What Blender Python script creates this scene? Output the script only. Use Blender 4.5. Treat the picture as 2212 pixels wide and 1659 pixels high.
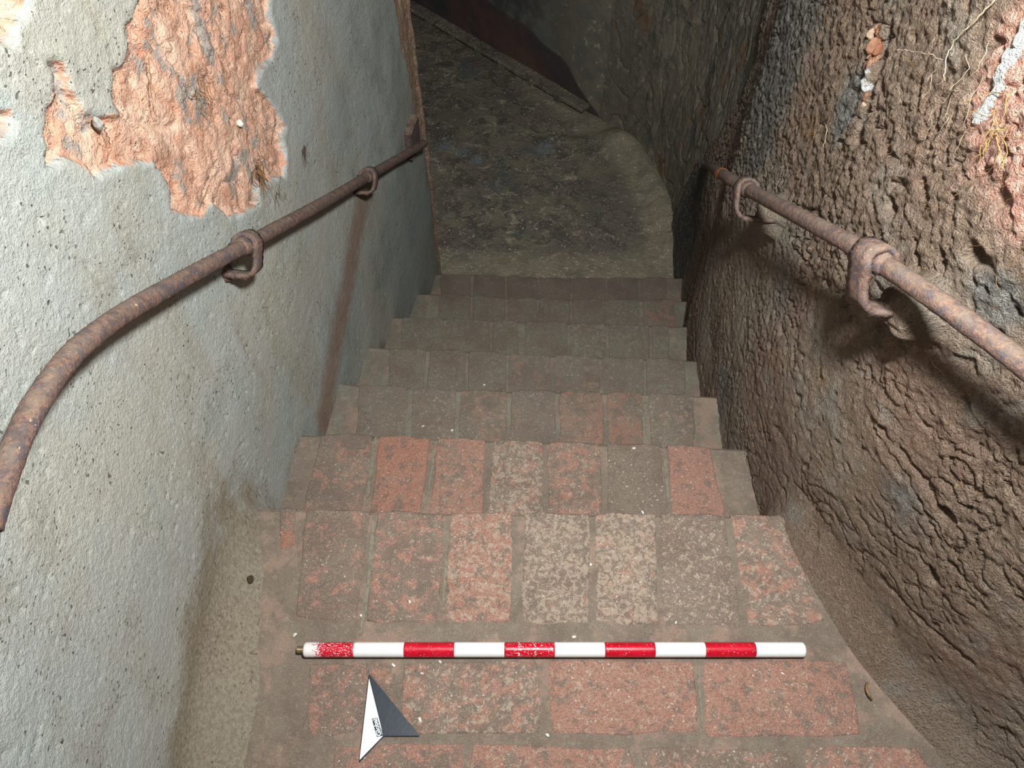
import bpy, bmesh, math, random
import numpy as np
from mathutils import Vector

# ------------------------------------------------------------------ scene reset
for o in list(bpy.data.objects):
    bpy.data.objects.remove(o, do_unlink=True)
scene = bpy.context.scene
COL = scene.collection

# ------------------------------------------------------------------ camera
FPX = 1650.0; CX, CY = 1106.0, 829.5
PITCH = math.radians(57.0)          # looking down the stair
H = 1.58                            # camera above the brick platform
cam_d = bpy.data.cameras.new('camera')
cam = bpy.data.objects.new('camera', cam_d); COL.objects.link(cam)
cam.location = (0, 0, H)
cam.rotation_euler = (math.pi / 2 - PITCH, 0, 0)
cam_d.sensor_fit = 'HORIZONTAL'; cam_d.sensor_width = 36.0
cam_d.lens = FPX / 2212.0 * 36.0
cam_d.clip_start = 0.02; cam_d.clip_end = 60
scene.camera = cam

# ------------------------------------------------------------------ world, lamp, exposure
w = bpy.data.worlds.new('world'); scene.world = w; w.use_nodes = True
w.node_tree.nodes['Background'].inputs[0].default_value = (0.75, 0.85, 1.0, 1)
w.node_tree.nodes['Background'].inputs[1].default_value = 0.05
ld = bpy.data.lights.new('led_panel', 'AREA')          # the hand-held panel beside the camera, aimed down the stair
ld.shape = 'DISK'; ld.size = 0.15; ld.energy = 54.0; ld.color = (0.95, 1.0, 0.99)
lamp = bpy.data.objects.new('led_panel', ld); COL.objects.link(lamp)
lamp.location = (0.20, 0.30, 1.80); lamp.rotation_euler = (math.radians(37), 0, 0)
vs = scene.view_settings
vs.view_transform = 'Standard'; vs.look = 'None'; vs.gamma = 1.0; vs.exposure = 0.0
vs.use_curve_mapping = False
scene.cycles.max_bounces = 3; scene.cycles.diffuse_bounces = 2; scene.cycles.glossy_bounces = 1; scene.cycles.adaptive_threshold = 0.025

# ------------------------------------------------------------------ small maths
RNG = np.random.default_rng(7)
random.seed(7)

def ray(px, py):
    u = (CY - py) / FPX
    return np.array([(px - CX) / FPX, math.cos(PITCH) + u * math.sin(PITCH), -math.sin(PITCH) + u * math.cos(PITCH)])

def at(px, py, z):
    """the point of the horizontal plane z that the photograph shows at px, py"""
    r = ray(px, py); t = (z - H) / r[2]
    return np.array([r[0] * t, r[1] * t, z])

def smooth_curve(ys, xs, y0, y1, n=1200, k=41):
    y = np.linspace(y0, y1, n); x = np.interp(y, ys, xs)
    ker = np.hanning(k + 2)[1:-1]; ker /= ker.sum()
    xp = np.pad(x, k // 2, mode='reflect', reflect_type='odd')
    return y, np.convolve(xp, ker, 'valid')

LY, LX = smooth_curve([-1.2, 0, .35, .7, .98, 1.26, 1.53, 1.81, 2.09, 2.38, 2.5],
                      [-.50, -.565, -.585, -.59, -.565, -.527, -.503, -.468, -.400, -.352, -.345], -1.2, 2.5)
RY, RX = smooth_curve([-1.2, -.3, .17, .385, .525, .69, .97, 1.25, 1.52, 1.81, 2.09, 2.38, 2.86],
                      [1.05, 1.03, .890, .745, .690, .618, .600, .617, .637, .674, .757, .806, .83], -1.2, 2.86)
XL = lambda y: np.interp(y, LY, LX)
XR = lambda y: np.interp(y, RY, RX)

def on_wall(px, py, side, off=0.0):
    """the point at distance off in front of the left / right wall that the photograph shows at px, py"""
    r = ray(px, py); ts = np.linspace(0.15, 5.5, 6000)
    if side == 'L':
        g = r[0] * ts - (XL(r[1] * ts) + off)
        i = np.argmax(g < 0)
    else:
        g = r[0] * ts - (XR(r[1] * ts) - off)
        i = np.argmax(g > 0)
    t = ts[i]
    return np.array([r[0] * t, r[1] * t, H + r[2] * t])

def _h(ix, iy, seed):
    h = (ix.astype(np.int64) * 374761393 + iy.astype(np.int64) * 668265263 + seed * 974634777) & 0xFFFFFFFF
    h = ((h ^ (h >> 13)) * 1274126177) & 0xFFFFFFFF
    return h ^ (h >> 16)

def perlin(x, y, seed=0):
    x0 = np.floor(x); y0 = np.floor(y); fx = x - x0; fy = y - y0
    u = fx * fx * fx * (fx * (fx * 6 - 15) + 10); v = fy * fy * fy * (fy * (fy * 6 - 15) + 10)
    def g(ix, iy, dx, dy):
        a = (_h(ix, iy, seed) & 0xFFFF) * (2 * math.pi / 65536)
        return np.cos(a) * dx + np.sin(a) * dy
    n00 = g(x0, y0, fx, fy); n10 = g(x0 + 1, y0, fx - 1, fy)
    n01 = g(x0, y0 + 1, fx, fy - 1); n11 = g(x0 + 1, y0 + 1, fx - 1, fy - 1)
    return 1.4 * ((n00 * (1 - u) + n10 * u) * (1 - v) + (n01 * (1 - u) + n11 * u) * v)

def fbm(x, y, octv=4, seed=0, gain=.5):
    a, s, r = 1.0, 0.0, 0
    for i in range(octv):
        r = r + a * perlin(x, y, seed + i * 17); s += a; a *= gain; x = x * 2.03 + 3.1; y = y * 2.03 + 1.7
    return r / s

def sstep(a, b, x):
    t = np.clip((x - a) / (b - a), 0, 1); return t * t * (3 - 2 * t)

def poly_sd(poly, x, y):
    """signed distance, positive inside"""
    d = np.full(x.shape, 1e9); ins = np.zeros(x.shape, bool)
    n = len(poly)
    for i in range(n):
        ax, ay = poly[i]; bx, by = poly[(i + 1) % n]
        ex, ey = bx - ax, by - ay
        t = np.clip(((x - ax) * ex + (y - ay) * ey) / (ex * ex + ey * ey + 1e-12), 0, 1)
        d = np.minimum(d, np.hypot(x - ax - t * ex, y - ay - t * ey))
        c = ((ay > y) != (by > y)) & (x < ex * (y - ay) / (ey if abs(ey) > 1e-12 else 1e-12) + ax)
        ins ^= c
    return np.where(ins, d, -d)

def line_d(pts, x, y):
    d = np.full(x.shape, 1e9)
    for (ax, ay), (bx, by) in zip(pts[:-1], pts[1:]):
        ex, ey = bx - ax, by - ay
        t = np.clip(((x - ax) * ex + (y - ay) * ey) / (ex * ex + ey * ey + 1e-12), 0, 1)
        d = np.minimum(d, np.hypot(x - ax - t * ex, y - ay - t * ey))
    return d

# ------------------------------------------------------------------ material helper
def srgb(r, g, b):
    f = lambda c: (c / 255 / 12.92) if c / 255 <= .04045 else ((c / 255 + .055) / 1.055) ** 2.4
    return (f(r), f(g), f(b), 1.0)

class NT:
    def __init__(self, name, rough=.9, spec=.2):
        self.m = bpy.data.materials.new(name); self.m.use_nodes = True
        self.t = self.m.node_tree; self.b = self.t.nodes['Principled BSDF']
        self.b.inputs['Roughness'].default_value = rough
        self.b.inputs['Specular IOR Level'].default_value = spec
        g = self.t.nodes.new('ShaderNodeNewGeometry'); self.pos = g.outputs['Position']
    def n(self, k, **kw):
        nd = self.t.nodes.new(k)
        for a, v in kw.items(): setattr(nd, a, v)
        return nd
    def put(self, sock, v):
        if isinstance(v, bpy.types.NodeSocket): self.t.links.new(v, sock)
        elif v is not None: sock.default_value = v
    def mapping(self, scale=(1, 1, 1), loc=(0, 0, 0), rot=(0, 0, 0), src=None):
        m = self.n('ShaderNodeMapping'); self.put(m.inputs['Vector'], src or self.pos)
        m.inputs['Scale'].default_value = scale; m.inputs['Location'].default_value = loc; m.inputs['Rotation'].default_value = rot
        return m.outputs[0]
    def noise(self, scale, detail=6, rough=.6, dist=0, vec=None, col=False):
        m = self.n('ShaderNodeTexNoise'); self.put(m.inputs['Vector'], vec or self.pos)
        m.inputs['Scale'].default_value = scale; m.inputs['Detail'].default_value = detail
        m.inputs['Roughness'].default_value = rough; m.inputs['Distortion'].default_value = dist
        return m.outputs['Color' if col else 'Fac']
    def math(self, op, a, b=None, clamp=False):
        m = self.n('ShaderNodeMath', operation=op, use_clamp=clamp); self.put(m.inputs[0], a)
        if b is not None: self.put(m.inputs[1], b)
        return m.outputs[0]
    def step(self, x, lo, hi, a=0.0, b=1.0):
        m = self.n('ShaderNodeMapRange', interpolation_type='SMOOTHSTEP'); self.put(m.inputs[0], x)
        m.inputs[1].default_value = lo; m.inputs[2].default_value = hi; m.inputs[3].default_value = a; m.inputs[4].default_value = b
        return m.outputs[0]
    def mix(self, f, a, b, mode='MIX'):
        m = self.n('ShaderNodeMix', data_type='RGBA', blend_type=mode); self.put(m.inputs[0], f)
        self.put(m.inputs[6], a); self.put(m.inputs[7], b); return m.outputs[2]
    def attr(self, name):
        m = self.n('ShaderNodeAttribute', attribute_name=name); return m.outputs['Fac']
    def done(self, col, height=None, dist=.002, strength=1.0, rough=None):
        self.put(self.b.inputs['Base Color'], col)
        if rough is not None: self.put(self.b.inputs['Roughness'], rough)
        if height is not None:
            bp = self.n('ShaderNodeBump'); self.put(bp.inputs['Height'], height)
            bp.inputs['Distance'].default_value = dist; bp.inputs['Strength'].default_value = strength
            self.put(self.b.inputs['Normal'], bp.outputs[0])
        return self.m

# ------------------------------------------------------------------ materials
def mat_left_wall():
    t = NT('grey_plaster_with_exposed_orange_earth')
    big = t.noise(2.2, 4, .6); mid = t.noise(9, 4, .65); fine = t.noise(120, 4, .72); grit = t.noise(380, 2, .65)
    streak = t.noise(3.0, 3, .6, vec=t.mapping((3.2, 3.2, .55)))
    c = t.mix(t.step(big, .38, .62), srgb(172, 174, 170), srgb(176, 172, 160))
    c = t.mix(t.math('MULTIPLY', t.step(t.noise(4.1, 4, .6, vec=t.mapping((1, 1, 1), (7, 3, 1))), .5, .68), .8), c, srgb(164, 172, 167))
    c = t.mix(t.math('MULTIPLY', t.step(streak, .52, .7), .4), c, srgb(160, 148, 128))
    c = t.mix(t.math('MULTIPLY', t.step(mid, .5, .72), .35), c, srgb(142, 138, 130))
    c = t.mix(t.math('MULTIPLY', t.step(fine, .46, .7), .4), c, srgb(204, 203, 195))
    c = t.mix(t.math('MULTIPLY', t.step(grit, .55, .70), .28), c, srgb(116, 111, 103))
    pits = t.step(t.noise(130, 0, .5, vec=t.mapping((1, 1, 1.5))), .745, .79)
    pits = t.math('MULTIPLY', pits, t.step(mid, .44, .54))
    c = t.mix(t.math('MULTIPLY', pits, .75), c, srgb(76, 70, 62))
    # dirty brown foot of the wall, rust run-off, far end
    low = t.math('ADD', t.attr('foot'), t.math('MULTIPLY', t.math('SUBTRACT', mid, .5), .9))
    c = t.mix(t.math('MULTIPLY', t.step(low, .3, .7), .88), c, t.mix(t.step(fine, .4, .6), srgb(132, 117, 99), srgb(151, 138, 118)))
    rn = t.math('ADD', t.attr('rust'), t.math('MULTIPLY', t.math('SUBTRACT', t.noise(30, 4, .7), .5), .7))
    c = t.mix(t.math('MULTIPLY', t.step(rn, .3, 1.0), .7), c, srgb(142, 104, 82))
    gl = t.math('ADD', t.attr('glaze'), t.math('MULTIPLY', t.math('SUBTRACT', mid, .5), .8))
    c = t.mix(t.math('MULTIPLY', t.step(gl, .3, .8), .5), c, srgb(134, 138, 132))
    # orange patch
    en = t.noise(30, 4, .65); en2 = t.noise(15, 4, .7, vec=t.mapping((1.0, 1.0, .62)))
    o = t.mix(t.step(en2, .36, .64), srgb(204, 152, 126), srgb(224, 184, 160))
    o = t.mix(t.math('MULTIPLY', t.step(en, .52, .68), .7), o, srgb(192, 130, 104))
    o = t.mix(t.math('MULTIPLY', t.step(fine, .5, .66), .6), o, srgb(228, 196, 174))
    o = t.mix(t.math('MULTIPLY', t.step(mid, .52, .66), .5), o, srgb(150, 112, 92))
    grey = t.step(t.noise(19, 4, .6, vec=t.mapping((1, 1, .6), (5, 5, 5))), .57, .61)
    o = t.mix(t.math('MULTIPLY', grey, .85), o, srgb(158, 152, 144))
    edge = t.math('ADD', t.attr('patch'), t.math('MULTIPLY', t.math('SUBTRACT', t.noise(45, 5, .7), .5), 1.5))
    pm = t.step(edge, -.05, .08)
    rim = t.math('MULTIPLY', t.step(edge, -.6, -.05), t.step(t.noise(12, 4, .6), .50, .60))
    c = t.mix(t.math('MULTIPLY', rim, .55), c, srgb(184, 194, 192))
    c = t.mix(pm, c, o)
    bk = t.math('ADD', t.attr('break'), t.math('MULTIPLY', t.math('SUBTRACT', en, .5), .8))
    c = t.mix(t.step(bk, -.05, .1), c, t.mix(t.step(fine, .4, .62), srgb(146, 122, 104), srgb(192, 158, 132)))
    hgt = t.math('ADD', t.math('MULTIPLY', fine, .9), t.math('MULTIPLY', grit, .35))
    crk = t.math('MULTIPLY', t.step(t.math('ABSOLUTE', t.math('SUBTRACT', t.noise(16, 2, .6), .5)), .003, .012, 1, 0), t.step(mid, .60, .66))
    c = t.mix(t.math('MULTIPLY', crk, .4), c, srgb(92, 86, 78))
    hgt = t.math('SUBTRACT', hgt, t.math('MULTIPLY', pits, 1.1))
    hgt = t.math('ADD', hgt, t.math('MULTIPLY', t.math('MULTIPLY', t.step(t.attr('patch'), -.1, .3), en), 1.5))
    return t.done(c, hgt, .0044, 1.0)

def mat_right_wall():
    t = NT('brown_earth_render', .95, .15)
    big = t.noise(2.0, 4, .6); mid = t.noise(8, 4, .65); fine = t.noise(75, 5, .72); grit = t.noise(260, 3, .65)
    c = t.mix(t.step(big, .40, .60), srgb(142, 120, 104), srgb(155, 139, 123))
    c = t.mix(t.math('MULTIPLY', t.step(t.noise(3.3, 4, .6, vec=t.mapping(loc=(4, 1, 8))), .50, .66), .7), c, srgb(150, 120, 104))
    c = t.mix(t.math('MULTIPLY', t.step(mid, .52, .7), .55), c, srgb(150, 146, 138))
    c = t.mix(t.math('MULTIPLY', t.step(fine, .5, .66), .55), c, srgb(180, 159, 138))
    c = t.mix(t.math('MULTIPLY', t.step(grit, .52, .66), .5), c, srgb(94, 78, 66))
    gy = t.math('ADD', t.attr('grey'), t.math('MULTIPLY', t.math('SUBTRACT', mid, .5), .8))
    c = t.mix(t.math('MULTIPLY', t.step(gy, .3, .7), .75), c, t.mix(t.step(fine, .4, .6), srgb(92, 92, 91), srgb(136, 135, 130)))
    rd = t.math('ADD', t.attr('red'), t.math('MULTIPLY', t.math('SUBTRACT', t.noise(16, 4, .65), .5), 1.0))
    c = t.mix(t.math('MULTIPLY', t.step(rd, .4, .7), .85), c, t.mix(t.step(fine, .42, .6), srgb(194, 138, 120), srgb(220, 178, 160)))
    lm = t.math('ADD', t.attr('lime'), t.math('MULTIPLY', t.math('SUBTRACT', t.noise(34, 4, .65), .5), 1.3))
    c = t.mix(t.step(lm, .5, .62), c, srgb(222, 222, 216))
    fr = t.mix(t.step(big, .4, .6), srgb(148, 138, 122), srgb(168, 155, 136))
    fr = t.mix(t.step(mid, .50, .64), fr, srgb(126, 122, 112))
    fr = t.mix(t.math('MULTIPLY', t.step(t.noise(24, 5, .7), .57, .66), .8), fr, srgb(200, 184, 158))
    fr = t.mix(t.math('MULTIPLY', t.step(t.noise(6, 4, .6, vec=t.mapping(loc=(9, 2, 2))), .58, .66), .7), fr, srgb(160, 118, 90))
    fr = t.mix(t.math('MULTIPLY', t.step(grit, .6, .68), .6), fr, srgb(216, 208, 192))
    c = t.mix(t.step(t.attr('far'), .3, .7), c, fr)
    orr = t.math('ADD', t.attr('breakage'), t.math('MULTIPLY', t.math('SUBTRACT', t.noise(30, 4, .65), .5), .9))
    c = t.mix(t.step(orr, .4, .6), c, t.mix(t.step(fine, .4, .6), srgb(176, 120, 90), srgb(204, 158, 128)))
    hgt = t.math('ADD', t.math('MULTIPLY', fine, 1.5), t.math('MULTIPLY', grit, 1.1))
    return t.done(c, hgt, .0095, 1.0)

def mat_back_wall():
    t = NT('dark_wall_with_maroon_dado', .85)
    mid = t.noise(7, 5, .65); fine = t.noise(50, 4, .7)
    c = t.mix(t.step(mid, .4, .6), srgb(84, 82, 78), srgb(116, 116, 108))
    c2 = t.mix(t.step(mid, .42, .6), srgb(138, 128, 112), srgb(118, 114, 106))
    c2 = t.mix(t.math('MULTIPLY', t.step(t.noise(24, 5, .7), .57, .66), .8), c2, srgb(196, 182, 158))
    c = t.mix(t.attr('corner'), c, c2)
    m = t.math('ADD', t.attr('dado'), t.math('MULTIPLY', t.math('SUBTRACT', t.noise(5, 4, .65), .5), .8))
    red = t.mix(t.step(t.noise(3, 4, .6), .42, .6), srgb(82, 73, 72), srgb(106, 80, 73))
    red = t.mix(t.math('MULTIPLY', t.step(fine, .5, .7), .4), red, srgb(92, 86, 86))
    c = t.mix(t.step(m, .3, .75), c, red)
    return t.done(c, t.math('ADD', fine, mid), .004, 1.0)

def mat_brick():
    t = NT('worn_floor_brick', .88, .25)
    oi = t.n('ShaderNodeObjectInfo')
    sp = t.n('ShaderNodeSeparateColor'); t.put(sp.inputs[0], oi.outputs['Color'])
    R, G, B = sp.outputs[0], sp.outputs[1], sp.outputs[2]
    big = t.noise(9, 4, .6); n1 = t.noise(30, 6, .72, .4); n2 = t.noise(80, 5, .74, .6, vec=t.mapping(loc=(4, 4, 4))); fine = t.noise(210, 3, .7)
    c = t.mix(t.step(big, .36, .62), srgb(128, 107, 95), srgb(142, 123, 109))
    c = t.mix(t.math('MULTIPLY', t.step(n2, .42, .58), .5), c, srgb(120, 106, 96))
    th = t.math('ADD', n1, t.math('MULTIPLY', t.math('SUBTRACT', R, .5), .42))
    c = t.mix(t.math('MULTIPLY', t.step(th, .49, .58), .75), c, t.mix(t.step(fine, .38, .62), srgb(170, 116, 99), srgb(188, 138, 121)))
    th2 = t.math('ADD', n2, t.math('MULTIPLY', t.math('SUBTRACT', G, .5), .26))
    c = t.mix(t.math('MULTIPLY', t.step(th2, .55, .61), .75), c, srgb(186, 166, 147))
    th3 = t.math('ADD', t.noise(14, 5, .65, .5, vec=t.mapping(loc=(1, 6, 2))), t.math('MULTIPLY', t.math('SUBTRACT', B, .5), .5))
    c = t.mix(t.math('MULTIPLY', t.step(th3, .60, .68), .75), c, t.mix(t.step(fine, .4, .6), srgb(166, 108, 90), srgb(180, 124, 105)))
    c = t.mix(t.math('MULTIPLY', t.step(t.noise(36, 5, .7, .3, vec=t.mapping(loc=(8, 2, 5))), .53, .61), .7), c, srgb(118, 105, 96))
    c = t.mix(t.math('MULTIPLY', t.step(fine, .54, .72), .4), c, srgb(98, 84, 74))
    wsp = t.math('MULTIPLY', t.step(t.noise(190, 0, .5), .74, .78), t.step(big, .42, .55))
    c = t.mix(t.math('MULTIPLY', wsp, .7), c, srgb(224, 216, 204))
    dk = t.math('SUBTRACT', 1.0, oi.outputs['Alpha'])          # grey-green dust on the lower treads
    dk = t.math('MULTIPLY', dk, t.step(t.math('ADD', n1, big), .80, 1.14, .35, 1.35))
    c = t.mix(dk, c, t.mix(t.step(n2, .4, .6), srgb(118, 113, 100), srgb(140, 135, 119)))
    gr = t.noise(420, 2, .7)
    c = t.mix(t.math('MULTIPLY', t.step(gr, .54, .66), .45), c, srgb(196, 178, 160))
    c = t.mix(t.math('MULTIPLY', t.step(gr, .46, .34), .4), c, srgb(96, 82, 74))
    hgt = t.math('ADD', t.math('MULTIPLY', n2, .8), t.math('MULTIPLY', t.math('ADD', fine, gr), .5))
    return t.done(c, hgt, .0034, 1.0)

def mat_mortar(name='cement_bedding', a=(114, 100, 89), b=(129, 116, 103)):
    t = NT(name, .92)
    mid = t.noise(9, 4, .65); fine = t.noise(90, 5, .72)
    c = t.mix(t.step(mid, .4, .6), srgb(*a), srgb(*b))
    c = t.mix(t.math('MULTIPLY', t.step(t.noise(18, 5, .65, vec=t.mapping(loc=(2, 7, 1))), .46, .58), .8), c, srgb(124, 109, 97))
    c = t.mix(t.math('MULTIPLY', t.step(t.noise(9, 5, .7, vec=t.mapping(loc=(5, 1, 1))), .50, .62), .6), c, srgb(160, 130, 115))
    c = t.mix(t.math('MULTIPLY', t.step(fine, .54, .68), .3), c, srgb(172, 162, 145))
    gr = t.noise(400, 2, .7)
    c = t.mix(t.math('MULTIPLY', t.step(gr, .54, .66), .3), c, srgb(182, 168, 150))
    c = t.mix(t.math('MULTIPLY', t.step(gr, .46, .34), .35), c, srgb(98, 86, 77))
    return t.done(c, t.math('ADD', fine, t.noise(35, 4, .65)), .003, 1.0)

def mat_landing():
    t = NT('mottled_landing_concrete', .9)
    big = t.noise(3.2, 5, .65, .3); mid = t.noise(11, 6, .72, .5); fine = t.noise(60, 4, .7)
    c = t.mix(t.step(big, .40, .60), srgb(148, 138, 118), srgb(130, 118, 106))
    c = t.mix(t.math('MULTIPLY', t.step(mid, .46, .60), .8), c, srgb(102, 94, 88))
    c = t.mix(t.math('MULTIPLY', t.step(t.noise(13, 6, .78, .8, vec=t.mapping((1, 1.15, 1), (3, 8, 1))), .54, .66), .8), c, srgb(204, 187, 160))
    c = t.mix(t.math('MULTIPLY', t.step(t.noise(4, 4, .6, vec=t.mapping(loc=(6, 4, 2))), .56, .66), .7), c, srgb(108, 114, 114))
    c = t.mix(t.math('MULTIPLY', t.step(t.attr('rim'), .2, .9), .6), c, t.mix(t.step(mid, .4, .6), srgb(152, 141, 119), srgb(186, 171, 146)))
    bl = t.math('ADD', t.attr('blue'), t.math('MULTIPLY', t.math('SUBTRACT', t.noise(40, 4, .75), .5), 2.2))
    c = t.mix(t.math('MULTIPLY', t.step(bl, .5, .8), .4), c, srgb(148, 166, 174))
    wsp = t.math('MULTIPLY', t.step(t.noise(110, 0, .5), .72, .76), t.step(mid, .42, .52))
    c = t.mix(t.math('MULTIPLY', wsp, .85), c, srgb(228, 220, 204))
    return t.done(c, t.math('ADD', t.math('MULTIPLY', fine, .8), mid), .012, 1.0)

def mat_rust(name='rusted_iron', dusty=.5):
    t = NT(name, .8, .3)
    n1 = t.noise(75, 4, .7); n2 = t.noise(150, 4, .72, vec=t.mapping(loc=(3, 3, 3))); fine = t.noise(320, 3, .7)
    c = t.mix(t.step(n1, .42, .58), srgb(92, 75, 72), srgb(116, 92, 80))
    c = t.mix(t.math('MULTIPLY', t.step(n2, .52, .62), .5), c, srgb(160, 114, 92))
    c = t.mix(t.math('MULTIPLY', t.step(t.noise(60, 4, .65, vec=t.mapping(loc=(7, 1, 4))), .51, .60), .75), c, srgb(82, 76, 82))
    # dust lies on the upward side
    g = t.n('ShaderNodeNewGeometry'); s = t.n('ShaderNodeSeparateXYZ'); t.put(s.inputs[0], g.outputs['Normal'])
    du = t.math('MULTIPLY', t.step(s.outputs[2], .15, .75), t.step(t.noise(30, 5, .7, vec=t.mapping(loc=(1, 2, 9))), .35, .6))
    c = t.mix(t.math('MULTIPLY', du, dusty), c, srgb(146, 128, 110))
    c = t.mix(t.math('MULTIPLY', t.step(t.noise(46, 5, .7, vec=t.mapping(loc=(2, 8, 3))), .66, .70), .8), c, srgb(206, 176, 140))
    c = t.mix(t.math('MULTIPLY', t.step(fine, .55, .72), .5), c, srgb(62, 46, 42))
    return t.done(c, t.math('ADD', n2, t.math('MULTIPLY', fine, .7)), .0022, 1.0)

def flat(name, rgb, rough=.5, spec=.4, grain=.0, metal=0):
    t = NT(name, rough, spec); t.b.inputs['Metallic'].default_value = metal
    n = t.noise(90, 4, .6)
    c = t.mix(t.math('MULTIPLY', t.step(n, .4, .7), grain), srgb(*rgb), srgb(*[max(0, int(v * .6)) for v in rgb]))
    return t.done(c, n, .0004, .5)

def mat_red_band():
    t = NT('scuffed_red_paint', .32, .5)
    n = t.noise(420, 3, .62, vec=t.mapping((.6, 1, 1))); wear = t.attr('wear')
    th = t.math('ADD', n, t.math('MULTIPLY', wear, .36))
    c = t.mix(t.step(t.noise(30, 3), .3, .7), srgb(208, 16, 44), srgb(192, 8, 34))
    c = t.mix(t.step(th, .685, .70), c, srgb(236, 226, 226))
    return t.done(c, n, .0002, .4)

def mat_root(rgb, name):
    t = NT(name, .8); c = t.mix(t.step(t.noise(60, 3), .4, .6), srgb(*rgb), srgb(*[int(v * .72) for v in rgb])); return t.done(c)

M = dict(left=mat_left_wall(), right=mat_right_wall(), back=mat_back_wall(), brick=mat_brick(), mortar=mat_mortar(), mortar_green=mat_mortar('greenish_cement_bedding', (116, 110, 97), (133, 128, 114)), landing=mat_landing(),
         rust=mat_rust('rusted_iron', .35), orange_rust=flat('orange_rust', (176, 108, 66), .9, .1, .7), red=mat_red_band(), white=flat('white_paint', (240, 240, 238), .35, .5, .04),
         brass=flat('threaded_brass', (150, 130, 96), .4, .5, .5, .6), navy=flat('dark_navy_plate', (30, 39, 52), .38, .5, .25), plate=flat('white_plate', (246, 246, 246), .4, .4, .0),
         ink=flat('dark_teal_print', (34, 62, 76), .5, .3, .0), rim=flat('plate_edge', (40, 46, 54), .5, .3, .2),
         root_b=mat_root((150, 112, 74), 'brown_root'), root_w=mat_root((214, 192, 160), 'pale_root'), root_d=mat_root((92, 66, 48), 'dark_root'), root_y=mat_root((172, 136, 84), 'yellow_root'),
         chip=flat('white_mortar_crumb', (226, 220, 208), .9, .1, .2), lime=flat('pale_lime_joint', (136, 127, 112), .95, .1, .5), stone=flat('white_pebble', (226, 222, 206), .6, .3, .1), dark=flat('dark_debris', (74, 62, 52), .9, .1, .4),
         wood=mat_rust('dusty_iron_plate', .9))

# ------------------------------------------------------------------ object helpers
def tag(o, label=None, cat=None, group=None, kind=None):
    for k, v in (('label', label), ('category', cat), ('group', group), ('kind', kind)):
        if v is not None: o[k] = v
    return o

def mesh_obj(name, verts, faces, mat, parent=None, smooth=True, attrs=None):
    me = bpy.data.meshes.new(name)
    v = np.asarray(verts, dtype=np.float32)
    if isinstance(faces, np.ndarray) and faces.ndim == 2:
        k = faces.shape[1]; nf = len(faces)
        me.vertices.add(len(v)); me.vertices.foreach_set('co', v.ravel())
        me.loops.add(nf * k); me.loops.foreach_set('vertex_index', faces.astype(np.int32).ravel())
        me.polygons.add(nf); me.polygons.foreach_set('loop_start', np.arange(0, nf * k, k, dtype=np.int32))
        me.update(calc_edges=True)
    else:
        me.from_pydata([tuple(map(float, p)) for p in v], [], [tuple(map(int, f)) for f in faces]); me.update()
    for k_, a in (attrs or {}).items():
        at_ = me.attributes.new(k_, 'FLOAT', 'POINT'); at_.data.foreach_set('value', np.asarray(a, dtype=np.float32).ravel())
    if smooth: me.polygons.foreach_set('use_smooth', np.ones(len(me.polygons), bool))
    me.materials.append(mat)
    o = bpy.data.objects.new(name, me); COL.objects.link(o)
    if parent: o.parent = parent
    return o

def empty(name, loc=(0, 0, 0)):
    o = bpy.data.objects.new(name, None); o.empty_display_size = .05; COL.objects.link(o); o.location = loc; return o

def recentre(o):
    """move the object's origin to the middle of its mesh"""
    n = len(o.data.vertices); co = np.empty(n * 3, dtype=np.float32); o.data.vertices.foreach_get('co', co); co = co.reshape(-1, 3)
    c = (co.min(0) + co.max(0)) / 2; o.data.vertices.foreach_set('co', (co - c).ravel()); o.data.update()
    p = o.parent.matrix_basis.translation if o.parent else Vector((0, 0, 0))
    pp = o.parent.parent if o.parent else None
    off = Vector(p)
    while pp: off = off + pp.matrix_basis.translation; pp = pp.parent
    o.location = Vector(c.tolist()) - off
    return o

def grid_faces(nu, nv, flip=False):
    i = np.arange(nu - 1)[:, None] * nv + np.arange(nv - 1)[None, :]
    f = np.stack([i, i + nv, i + nv + 1, i + 1], -1).reshape(-1, 4)
    return f[:, ::-1] if flip else f

def tube_data(pts, rad, sides=12, jitter=0, cap=True, seed=0):
    """a tube round a polyline; rad is a number or one per point"""
    P = np.asarray(pts, float); n = len(P); r = np.broadcast_to(np.asarray(rad, float), (n,)).copy()
    T = np.gradient(P, axis=0); T /= np.linalg.norm(T, axis=1)[:, None] + 1e-12
    up = np.array([0, 0, 1.0]) if abs(T[0][2]) < .9 else np.array([1.0, 0, 0])
    V = []; a = np.linspace(0, 2 * math.pi, sides, endpoint=False); nrm = np.cross(T[0], up); nrm /= np.linalg.norm(nrm)
    rg = np.random.default_rng(seed)
    for i in range(n):
        nrm = nrm - T[i] * nrm.dot(T[i]); nrm /= np.linalg.norm(nrm) + 1e-12; b = np.cross(T[i], nrm)
        rr = r[i] + (rg.normal(0, jitter, sides) if jitter else 0)
        V.append(P[i] + (np.cos(a) * rr)[:, None] * nrm + (np.sin(a) * rr)[:, None] * b)
    V = np.concatenate(V); F = []
    for i in range(n - 1):
        for j in range(sides):
            k = (j + 1) % sides
            F.append((i * sides + j, i * sides + k, (i + 1) * sides + k, (i + 1) * sides + j))
    if cap:
        F.append(tuple(range(sides - 1, -1, -1))); F.append(tuple((n - 1) * sides + j for j in range(sides)))
    return V, F

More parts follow.
